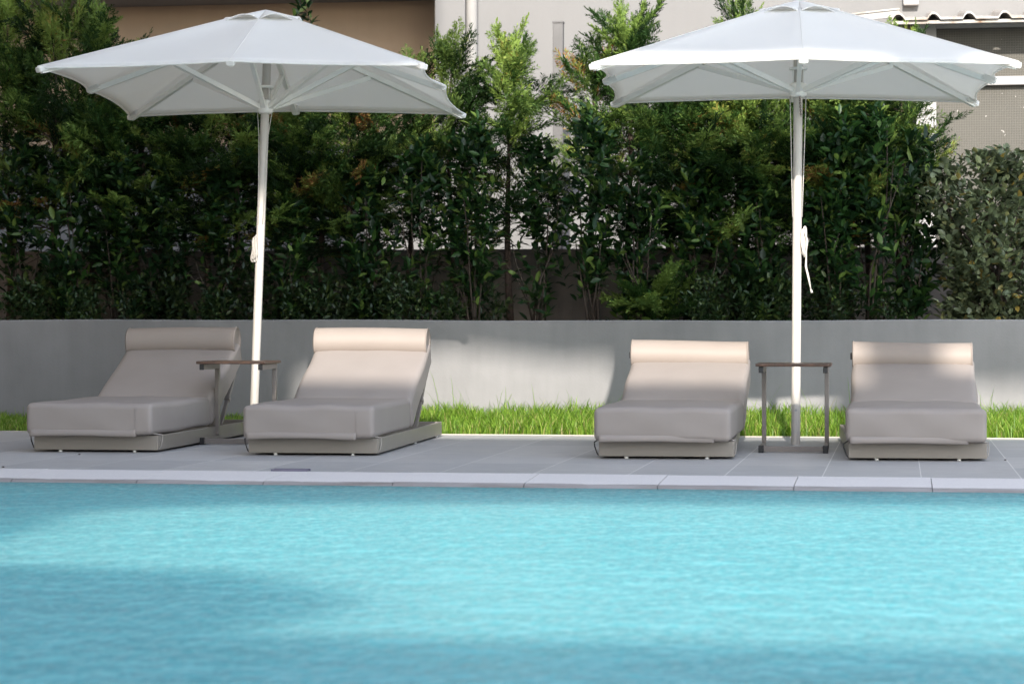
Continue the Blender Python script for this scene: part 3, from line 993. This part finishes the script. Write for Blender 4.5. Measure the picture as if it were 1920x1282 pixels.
def leaves(pos, d, rng, L, W, roll=0.6, cup=0.18, droop=0.12):
    """pos,d (n,3) -> leaf vertices (n*8,3) and faces"""
    n = len(pos)
    s, nn = rot_frames(d, rng)
    a = rng.normal(0, roll, n)[:, None]
    s, nn = s * np.cos(a) + nn * np.sin(a), nn * np.cos(a) - s * np.sin(a)
    L = L * rng.uniform(0.7, 1.15, n)[:, None]; W = W * rng.uniform(0.75, 1.15, n)[:, None]
    up = cup * W
    def at(f, w, z):
        return pos + d * L * f + s * W * w + nn * (z - droop * L * f * f)
    V = np.stack([at(0, 0, 0), at(0.32, 0.42, up), at(0.32, 0, 0 * up), at(0.32, -0.42, up), at(0.68, 0.40, up), at(0.68, 0, 0 * up), at(0.68, -0.40, up), at(1, 0, 0)], 1).reshape(-1, 3)
    b = (np.arange(n) * 8)[:, None]
    tri = np.concatenate([b + np.array([[0, 1, 2]]), b + np.array([[0, 2, 3]]), b + np.array([[5, 4, 7]]), b + np.array([[5, 7, 6]])])
    quad = np.concatenate([b + np.array([[2, 1, 4, 5]]), b + np.array([[3, 2, 5, 6]])])
    return V, tri, quad

def unit(a):
    return a / np.maximum(np.linalg.norm(a, axis=-1, keepdims=True), 1e-9)

def shrub_mesh(name, mat, seed, w, d, z0, z1, ntwig, nleaf, twig_len, L, W, fill=0.35, upb=0.6, top_taper=0.5):
    """leafy crown: twigs spread through the volume, leaves round each twig"""
    rng = np.random.default_rng(seed)
    a = rng.uniform(0, 2 * np.pi, ntwig)
    rr = np.sqrt(rng.uniform(fill ** 2, 1, ntwig))
    zt = rng.uniform(0, 1, ntwig)
    lump = 1 + 0.22 * np.sin(a * 2 + zt * 7 + seed) + 0.15 * np.sin(a * 3 - zt * 11)
    prof = np.minimum(1, 0.55 + 1.5 * zt) * np.where(zt > top_taper, np.sqrt(np.maximum(0.03, 1 - ((zt - top_taper) / (1 - top_taper)) ** 2)), 1)
    x = np.cos(a) * rr * w / 2 * prof * lump; y = np.sin(a) * rr * d / 2 * prof * lump
    z = z0 + (z1 - z0) * zt
    tip = np.stack([x, y, z], 1)
    dr = unit(np.stack([np.cos(a) * 0.7 * rr, np.sin(a) * 0.7 * rr, np.full(ntwig, upb)], 1) + rng.normal(0, 0.35, (ntwig, 3)))
    tl = twig_len * rng.uniform(0.6, 1.3, ntwig)
    P, Dd = [], []
    for k in range(nleaf):
        f = k / (nleaf - 1)
        base = tip - dr * (tl * (1 - f))[:, None]
        s, n = rot_frames(dr, rng)
        ang = (k * 2.4 + rng.uniform(0, 6.28, ntwig) * 0.25)[:, None]
        side = s * np.cos(ang) + n * np.sin(ang)
        spread = 0.95 - 0.55 * f
        ld = unit(dr * (1 - spread * 0.55) + side * spread + rng.normal(0, 0.16, (ntwig, 3)))
        P.append(base); Dd.append(ld)
    P = np.concatenate(P); Dd = np.concatenate(Dd)
    keep = rng.uniform(0, 1, len(P)) < 0.93
    P, Dd = P[keep], Dd[keep]
    V, tri, quad = leaves(P, Dd, rng, L, W)
    return np_mesh(name, V, [tri, quad], mat, None, True), tip, dr

def stems_mb(tips, dr, seed, base_r, n, rmax=0.012, lean=0.0):
    rng = random.Random(seed)
    mb = MB()
    idx = list(range(len(tips)))
    rng.shuffle(idx)
    for j in idx[:n]:
        t = Vector(tips[j]) - Vector(dr[j]) * 0.05
        b = Vector((rng.uniform(-base_r, base_r), rng.uniform(-base_r, base_r) * 0.6, 0))
        m1 = b.lerp(t, 0.35) + Vector((rng.uniform(-.04, .04), rng.uniform(-.03, .03), 0.06))
        m1.x = b.x + (m1.x - b.x) * 0.6
        m2 = b.lerp(t, 0.7) + Vector((rng.uniform(-.03, .03), rng.uniform(-.03, .03), 0.04))
        mb.tube([b, m1, m2, t], [rmax, rmax * 0.8, rmax * 0.5, 0.0025], 6)
    return mb

def bough(rng, L=0.42):
    """one plume: sprays of thin blades along an axis (+y), lying roughly in the xy plane"""
    P0, P1, Wd = [], [], []
    nsp = 15
    for i in range(nsp):
        f = 0.12 + 0.88 * i / (nsp - 1)
        c = np.array([0, f * L, -0.05 * L * f * f])
        for sgn in ((-1, 1) if i < nsp - 1 else (0,)):
            if sgn != 0 and rng.uniform() < 0.08: continue
            ang = sgn * rng.uniform(0.45, 0.8)
            sl = (0.16 * (1 - 0.62 * f) + 0.035) * rng.uniform(0.8, 1.2)
            sd_ = np.array([math.sin(ang), math.cos(ang), rng.normal(0.05, 0.22)])
            sd_ /= np.linalg.norm(sd_)
            nb = 7
            P0.append(c); P1.append(c + sd_ * sl); Wd.append(0.0065)
            for j in range(nb):
                g = 0.15 + 0.85 * j / nb
                q = c + sd_ * sl * g
                for s2 in (-1, 1):
                    a2 = ang + s2 * rng.uniform(0.45, 0.85)
                    bl = (0.052 * (1 - 0.5 * g)) * rng.uniform(0.7, 1.3)
                    bd = np.array([math.sin(a2), math.cos(a2), sd_[2] + rng.normal(0, 0.28)])
                    bd /= np.linalg.norm(bd)
                    P0.append(q); P1.append(q + bd * bl); Wd.append(0.0105)
    return np.array(P0), np.array(P1), np.array(Wd)

_rb = np.random.default_rng(3)
BOUGHS = [bough(_rb) for _ in range(4)]

def blades_mesh(P0, P1, Wd, rng):
    n = len(P0)
    d = P1 - P0
    s = np.cross(d, rng.normal(0, 1, (n, 3)) * 0.5 + np.array([0, 0, 1.0]))
    s = unit(s) * Wd[:, None]
    m = P0 + d * 0.42
    V = np.stack([P0, m + s * 0.5, P1, m - s * 0.5], 1).reshape(-1, 3)
    q = (np.arange(n) * 4)[:, None] + np.array([[0, 1, 2, 3]])
    return V, q

def cypress_mesh(name, seed, H, rad, nb, zlow, brown=0.06, leader=True):
    rng = np.random.default_rng(seed)
    A0, A1, AW, AT = [], [], [], []
    tw = []
    for i in range(nb):
        u = rng.uniform(0, 1)
        z = zlow + (H - zlow) * u ** 0.85
        f = (z - zlow) / (H - zlow)
        R_ = rad * (1 - 0.72 * max(0, (f - 0.55) / 0.45) ** 1.3) * rng.uniform(0.45, 1.1)
        a = rng.uniform(0, 2 * np.pi)
        el = rng.normal(0.35 + 0.45 * f, 0.25)
        dirv = np.array([math.cos(a) * math.cos(el), math.sin(a) * math.cos(el), math.sin(el)])
        B0, B1, BW = BOUGHS[rng.integers(0, 4)]
        sc_ = rng.uniform(0.75, 1.35) * (0.85 if f > 0.85 else 1)
        start = np.array([0, 0, z - R_ * math.sin(el) * 0.5]) + dirv * np.array([1, 1, 0.6]) * max(0, R_ - 0.36 * sc_)
        # frame: y axis -> dirv
        s = np.cross(dirv, [0, 0, 1.0]); s /= max(1e-6, np.linalg.norm(s))
        n_ = np.cross(s, dirv)
        ro = rng.normal(0, 0.7)
        s2 = s * math.cos(ro) + n_ * math.sin(ro); n2 = np.cross(s2, dirv)
        Mx = np.stack([s2, dirv, n2], 0) * sc_
        A0.append(B0 @ Mx + start); A1.append(B1 @ Mx + start); AW.append(BW)
        t = 0.8 * rng.uniform(0, 1) ** 1.35 if rng.uniform() > brown else rng.uniform(0.9, 1.0)
        AT.append(np.clip(np.full(len(B0), t) + rng.normal(0, 0.07, len(B0)), 0, 1))
        tw.append((np.array([0, 0, max(0.05, start[2] - 0.12)]), start, start + dirv * 0.2))
    if leader:
        for k in range(7):
            B0, B1, BW = BOUGHS[k % 4]
            a = k * 2.4; el = 1.25
            dirv = np.array([math.cos(a) * math.cos(el), math.sin(a) * math.cos(el), math.sin(el)])
            s = np.cross(dirv, [0, 0, 1.0]); s /= np.linalg.norm(s)
            Mx = np.stack([s, dirv, np.cross(s, dirv)], 0) * 0.8
            st = np.array([0, 0, H - 0.30 + 0.05 * k])
            A0.append(B0 @ Mx + st); A1.append(B1 @ Mx + st); AW.append(BW); AT.append(np.full(len(B0), rng.uniform(0.4, 0.85)))
    A0 = np.concatenate(A0); A1 = np.concatenate(A1); AW = np.concatenate(AW); AT = np.concatenate(AT)
    V, q = blades_mesh(A0, A1, AW, rng)
    crown = np_mesh(name, V, [q], M['cypress'], np.repeat(AT, 4))
    tr = MB()
    ph = rng.uniform(0, 6)
    pts = [(0.025 * math.sin(z * 3 + ph), 0.02 * math.cos(z * 2.3 + ph), z) for z in np.linspace(-0.03, H * 0.93, 9)]
    tr.tube(pts, list(np.linspace(0.034, 0.007, 9)), 9)
    for b0, b1, b2 in tw[::2]:
        tr.tube([b0, b1 * 0.6 + b0 * 0.4, b1, b2], [0.007, 0.005, 0.0035, 0.0018], 4, R(-2.2))
    # bare dead twigs on the lower stem
    for k in range(26):
        a = rng.uniform(0, 6.28); z = rng.uniform(0.25, 1.15); l = rng.uniform(0.12, 0.36)
        e = np.array([math.cos(a) * l, math.sin(a) * l, z + rng.uniform(-0.08, 0.14)])
        tr.tube([(0, 0, z), (e[0] * .5, e[1] * .5, (z + e[2]) / 2 + 0.02), tuple(e)], [0.005, 0.0035, 0.0015], 4, R(-2.2))
    trm = bpy.data.meshes.new(name + "_trunk")
    trm.from_pydata(tr.v, [], tr.f); trm.polygons.foreach_set("use_smooth", tr.s); trm.update()
    trm.materials.append(M['bark'])
    return crown, trm

CYP = [cypress_mesh("cypress_crown_a", 21, 2.10, 0.34, 66, 0.75, 0.02),
       cypress_mesh("cypress_crown_b", 22, 2.10, 0.30, 56, 0.85, 0.03),
       cypress_mesh("cypress_crown_c", 23, 2.10, 0.35, 70, 0.70, 0.02),
       cypress_mesh("cypress_crown_d", 24, 2.10, 0.30, 50, 0.95, 0.12)]

def cypress(px, y, top_py, var, rz, wide, label):
    x, D = XY(px, y)
    zt = CAM_H - (top_py - HOR) * D / F
    s = (zt - 0.655) / 2.42
    o = empty("cypress_tree", (x, y, 0.655), rz)
    o.scale = (wide, wide, s)
    tag(o, label, "cypress", "conifers of the hedge")
    link_mesh("crown", CYP[var][0], None, o)
    link_mesh("trunk", CYP[var][1], None, o)

PH = "left parasol's canopy"
for a in [
    (15, 17.95, -40, 2, 0.3, 1.05, "dark conifer at the left edge of the photo, topmost tip above the frame"),
    (105, 17.85, -25, 0, 1.4, 1.0, "dark tall conifer rising past the left tip of the left parasol"),
    (175, 18.00, 0, 1, 2.2, 0.95, "dark conifer whose spire stands just left of the brown recess"),
    (262, 17.90, 92, 2, 3.1, 1.0, "dark conifer behind the left front corner rib of the left parasol"),
    (345, 17.95, 140, 1, 4.0, 0.95, "dark conifer above the middle of the shaded left lounger's bolster"),
    (440, 17.90, 150, 1, 5.2, 1.0, "dark conifer just left of the left parasol pole"),
    (525, 17.95, 145, 0, 0.9, 1.0, "dark conifer just right of the left parasol pole"),
    (600, 17.90, 140, 2, 1.9, 0.95, "conifer with a bare brown trunk above the left end of the sunlit bolster"),
    (705, 17.95, 135, 3, 2.7, 0.9, "thin conifer beside bright gaps, above the middle of the sunlit bolster"),
    (770, 18.00, 95, 1, 0.2, 0.85, "conifer touching the right end of the left parasol, against the brown recess"),
    (845, 17.95, 52, 0, 3.6, 0.9, "sunlit conifer right beside the right tip of the left parasol"),
    (955, 17.85, 42, 2, 4.4, 0.95, "broad sunlit conifer midway between the two parasols"),
    (1112, 18.00, 65, 3, 5.5, 0.8, "browning conifer beside the left tip of the right parasol"),
    (1180, 17.95, -2, 1, 0.6, 0.9, "conifer with a tall sunlit spire behind the right parasol's left rim"),
    (1250, 17.90, 90, 2, 1.1, 0.95, "conifer behind the left half of the right parasol, near its rim"),
    (1335, 17.95, 110, 0, 2.0, 1.0, "conifer in shade left of the right parasol pole"),
    (1400, 18.00, -5, 1, 2.9, 0.75, "conifer whose thin tip shows left of the right parasol's vent cap"),
    (1450, 17.90, 130, 2, 3.3, 0.95, "conifer directly left of the right parasol pole"),
    (1545, 17.90, 120, 0, 4.9, 1.0, "conifer directly right of the right parasol pole"),
    (1625, 17.95, 60, 2, 5.8, 1.0, "conifer behind the right half of the right parasol"),
    (1690, 18.00, 42, 0, 0.4, 0.9, "last conifer at the right end of the hedge beside the white shed post"),
    (218, 17.85, 120, 0, 2.9, 1.0, "dark conifer under the left front tip of the left parasol, low topped"),
    (392, 17.85, 160, 0, 1.6, 1.0, "dark conifer above the left side table"),
    (562, 17.85, 155, 1, 3.8, 1.0, "dark conifer under the rear edge of the left parasol, above the sunlit bolster's left end"),
    (655, 17.85, 150, 0, 4.3, 0.95, "dark conifer under the rear edge of the left parasol, above the sunlit bolster's middle"),
    (1292, 17.85, 150, 1, 5.1, 1.0, "conifer under the right parasol, above the third lounger's bolster"),
    (1382, 17.85, 155, 0, 0.8, 1.0, "conifer under the right parasol, above the third lounger's right edge"),
    (1498, 18.00, 150, 2, 1.8, 1.0, "conifer straight behind the right parasol pole"),
    (1588, 17.85, 140, 1, 2.8, 1.0, "conifer under the right half of the right parasol, above the last bolster's left end"),
]:
    cypress(*a)

LAU = [shrub_mesh("laurel_foliage_a", M['laurel'], 31, 0.62, 0.46, 0.25, 1.55, 70, 11, 0.25, 0.100, 0.043, 0.25),
       shrub_mesh("laurel_foliage_b", M['laurel'], 32, 0.56, 0.42, 0.15, 1.30, 66, 11, 0.26, 0.105, 0.045, 0.25),
       shrub_mesh("laurel_foliage_c", M['laurel'], 33, 0.70, 0.46, 0.40, 1.70, 100, 11, 0.25, 0.095, 0.041, 0.30)]
LAUS = []
for i, (me, tips, dr) in enumerate(LAU):
    mb = stems_mb(tips, dr, 40 + i, 0.07, 9, 0.009)
    sm = bpy.data.meshes.new("laurel_stems"); sm.from_pydata(mb.v, [], mb.f); sm.polygons.foreach_set("use_smooth", mb.s); sm.update()
    sm.materials.append(M['twig'])
    LAUS.append(sm)

def laurel(px, y, var, rz, s, label):
    x, D = XY(px, y)
    o = empty("laurel_shrub", (x, y, 0.655), rz)
    o.scale = s
    tag(o, label, "shrub", "broad leaved shrubs of the hedge")
    link_mesh("foliage", LAU[var][0], None, o)
    link_mesh("stems", LAUS[var], None, o)

for a in [
    (45, 17.60, 0, 0.2, (1, 1, 0.95), "broad leaved dark shrub at the left edge of the photo"),
    (130, 17.55, 1, 1.2, (1, 1, 1.0), "broad leaved dark shrub above the left end of the shaded lounger"),
    (215, 17.60, 2, 2.4, (1, 1, 0.85), "broad leaved dark shrub above the shaded lounger's bolster"),
    (300, 17.60, 1, 3.3, (0.9, 1, 0.85), "broad leaved dark shrub between the shaded lounger and the left pole"),
    (415, 17.60, 0, 4.1, (0.95, 1, 0.78), "broad leaved shrub with yellowish shoots just left of the left pole"),
    (545, 17.60, 1, 5.0, (0.9, 1, 0.75), "broad leaved shrub just right of the left pole"),
    (690, 17.60, 1, 0.7, (0.9, 1, 0.95), "broad leaved shrub in front of the bright gap above the sunlit bolster"),
    (790, 17.60, 0, 1.7, (0.9, 1, 0.92), "broad leaved shrub above the right rear corner of the second lounger"),
    (880, 17.50, 2, 2.6, (0.95, 1, 0.95), "broad leaved shrub with pale new shoots near the photo's middle"),
    (1010, 17.55, 0, 3.9, (1.0, 1, 0.92), "leafy shrub on slanting bare stems between the parasols"),
    (1110, 17.50, 2, 4.6, (1.0, 1, 0.98), "tall leafy shrub under the left tip of the right parasol"),
    (1200, 17.55, 1, 5.3, (0.95, 1, 1.02), "leafy shrub above the left corner of the third lounger's bolster"),
    (1310, 17.60, 0, 0.1, (0.95, 1, 0.85), "dark leafy shrub above the third lounger's bolster"),
    (1420, 17.60, 1, 1.0, (0.9, 1, 0.85), "dark leafy shrub left of the right pole's rope coil"),
    (1560, 17.50, 2, 2.1, (0.95, 1, 0.95), "dense leafy shrub right of the right pole's rope coil"),
    (1640, 17.50, 0, 3.0, (1.0, 1, 1.05), "dense leafy shrub above the rightmost lounger's bolster"),
    (1715, 17.60, 1, 3.7, (0.9, 1, 1.10), "leafy shrub next to the grey green bush at right"),
]:
    laurel(*a)

me, tips, dr = shrub_mesh("sapling_foliage", M['laurel'], 91, 0.34, 0.30, 1.75, 2.55, 16, 9, 0.26, 0.10, 0.04, 0.2, 1.2)
sp_ = empty("laurel_sapling", (XY(566, 18.1)[0], 18.1, 0.655))
tag(sp_, "thin broad leaved sapling whose top shows above the left parasol against the brown wall", "sapling")
link_mesh("foliage", me, None, sp_)
stems_mb(tips, dr, 92, 0.04, 5, 0.012).build("stems", M['twig'], sp_)

BOX = [shrub_mesh("low_shrub_foliage_a", M['boxleaf'], 51, 0.55, 0.40, 0.05, 0.42, 90, 10, 0.16, 0.045, 0.020, 0.1),
       shrub_mesh("low_shrub_foliage_b", M['boxleaf'], 52, 0.45, 0.36, 0.04, 0.36, 70, 10, 0.15, 0.050, 0.022, 0.1)]
for i, (px, y, rz, s, label) in enumerate([
    (60, 17.50, 0.3, 1.0, "low small leaved shrub on the wall top at the left edge"),
    (165, 17.45, 0.9, 0.95, "low small leaved shrub drooping over the wall top, left of the shaded bolster"),
    (265, 17.50, 1.4, 1.0, "low small leaved shrub above the shaded bolster"),
    (395, 17.50, 2.2, 0.9, "low small leaved shrub left of the left pole's foot"),
    (560, 17.50, 2.9, 0.95, "low small leaved shrub right of the left pole at wall level"),
    (665, 17.50, 3.6, 1.0, "low small leaved shrub above the sunlit bolster"),
    (760, 17.45, 4.2, 1.0, "low small leaved shrub above the right end of the sunlit bolster"),
    (835, 17.50, 4.9, 1.0, "low small leaved shrub right of the sunlit lounger at wall level"),
    (1320, 17.45, 5.4, 1.0, "low small leaved shrub above the middle of the third lounger"),
    (1430, 17.50, 0.5, 0.9, "low small leaved shrub left of the right pole at wall level"),
    (1575, 17.50, 1.8, 1.0, "low small leaved shrub right of the right pole at wall level"),
    (1665, 17.50, 2.7, 0.85, "low small leaved shrub above the rightmost bolster"),
    (112, 17.60, 0.7, 1.3, "low bushy shrub against the brown wall at the far left of the photo"),
    (325, 17.60, 1.9, 1.3, "low bushy shrub against the brown wall, right above the shaded bolster's middle"),
    (455, 17.62, 3.1, 1.35, "low bushy shrub against the brown wall, touching the left pole's left side"),
    (612, 17.60, 4.0, 1.3, "low bushy shrub against the brown wall, above the sunlit bolster's left end"),
    (718, 17.62, 4.9, 1.2, "low bushy shrub against the brown wall, above the sunlit bolster's right half"),
    (905, 17.60, 5.8, 1.1, "low bushy shrub against the brown wall, left of the slanting bare stems"),
    (1375, 17.60, 0.4, 1.35, "low bushy shrub against the brown wall, above the third bolster's right end"),
    (1465, 17.62, 1.3, 1.35, "low bushy shrub against the brown wall, touching the right pole's left side"),
    (1540, 17.60, 2.2, 1.3, "low bushy shrub against the brown wall, just right of the right pole"),
]):
    x, D = XY(px, y)
    o = link_mesh("low_shrub", BOX[i % 2][0], None)
    o.location = (x, y, 0.655); o.rotation_euler = (0, 0, rz); o.scale = (s, s, s)
    tag(o, label, "shrub", "low shrubs along the wall top")

# young feathery conifer at the wall top
def young_conifer_mesh():
    rng = np.random.default_rng(61)
    A0, A1, AW, AT = [], [], [], []
    for i in range(34):
        B0, B1, BW = BOUGHS[i % 4]
        a = rng.uniform(0, 6.28); el = rng.uniform(0.05, 0.9)
        dirv = np.array([math.cos(a) * math.cos(el), math.sin(a) * math.cos(el), math.sin(el)])
        s = np.cross(dirv, [0, 0, 1.0]); s /= np.linalg.norm(s)
        Mx = np.stack([s, dirv, np.cross(s, dirv)], 0) * rng.uniform(0.7, 1.05)
        st = np.array([0, 0, rng.uniform(0.02, 0.22)])
        A0.append(B0 @ Mx + st); A1.append(B1 @ Mx + st); AW.append(BW); AT.append(np.full(len(B0), rng.uniform(0.2, 0.7)))
    V, q = blades_mesh(np.concatenate(A0), np.concatenate(A1), np.concatenate(AW), rng)
    return np_mesh("young_conifer", V, [q], M['cypress'], np.repeat(np.concatenate(AT), 4))
o = link_mesh("young_conifer", young_conifer_mesh(), None)
o.location = (XY(1225, 17.55)[0], 17.55, 0.655)
tag(o, "young feathery conifer spreading at the wall top above the third lounger", "conifer")

# silverberry bush at the right
me, tips, dr = shrub_mesh("silverberry_foliage", M['elaeagnus'], 71, 1.05, 0.8, 0.06, 1.30, 520, 12, 0.22, 0.070, 0.044, 0.35, 0.5, 0.72)
sb = empty("silverberry_bush", (XY(1868, 17.6)[0], 17.65, 0.655))
tag(sb, "large grey green bush with rounded leaves at the right edge", "bush")
link_mesh("foliage", me, None, sb)
stems_mb(tips, dr, 72, 0.12, 26, 0.014).build("stems", M['twig'], sb)

# ------------------------------------------------------------------ grass
def grass_mesh():
    rng = np.random.default_rng(81)
    n = 60000
    x = rng.uniform(-8, 3.5, n); y = Y_GRASS + 0.03 + (Y_WALL - 0.02 - Y_GRASS - 0.03) * rng.uniform(0, 1, n)
    cl = 0.5 + 0.5 * np.sin(x * 5.1 + np.sin(y * 9)) * np.sin(x * 2.3 + 1.7) + 0.35 * np.sin(x * 13 + y * 7)
    h = (0.075 + 0.09 * rng.uniform(0, 1, n) + 0.07 * cl * rng.uniform(0, 1, n)) * (0.72 + 0.55 * (y - Y_GRASS) / (Y_WALL - Y_GRASS))
    h = h * np.interp(x, [-8, -4.4, -3.2, 4], [0.45, 0.5, 1.0, 1.0])
    tall = rng.uniform(0, 1, n) < 0.012
    h = np.where(tall, h * rng.uniform(1.5, 2.3, n), h)
    a = rng.uniform(0, 2 * np.pi, n); bend = rng.uniform(0.15, 0.75, n) * h
    w = np.where(tall, 0.0022, rng.uniform(0.002, 0.0045, n))
    p = np.stack([x, y, np.full(n, -0.01)], 1)
    side = np.stack([-np.sin(a), np.cos(a), np.zeros(n)], 1) * w[:, None]
    # face the width partly towards the pool so blades read
    out = np.stack([np.cos(a), np.sin(a), np.zeros(n)], 1)
    def at(f):
        return p + np.array([0, 0, 1.0]) * (h * f * (1 - 0.18 * f))[:, None] + out * (bend * f ** 2)[:, None]
    V = np.stack([at(0) - side, at(0) + side, at(0.45) - side * 0.9, at(0.45) + side * 0.9, at(0.78) - side * 0.6, at(0.78) + side * 0.6, at(1.0)], 1).reshape(-1, 3)
    b = (np.arange(n) * 7)[:, None]
    quad = np.concatenate([b + np.array([[0, 1, 3, 2]]), b + np.array([[2, 3, 5, 4]])])
    tri = b + np.array([[4, 5, 6]])
    return np_mesh("grass", V, [quad, tri], M['grass'])
tag(link_mesh("grass", grass_mesh(), None), "strip of long fresh green grass along the foot of the wall", "grass", kind='stuff')
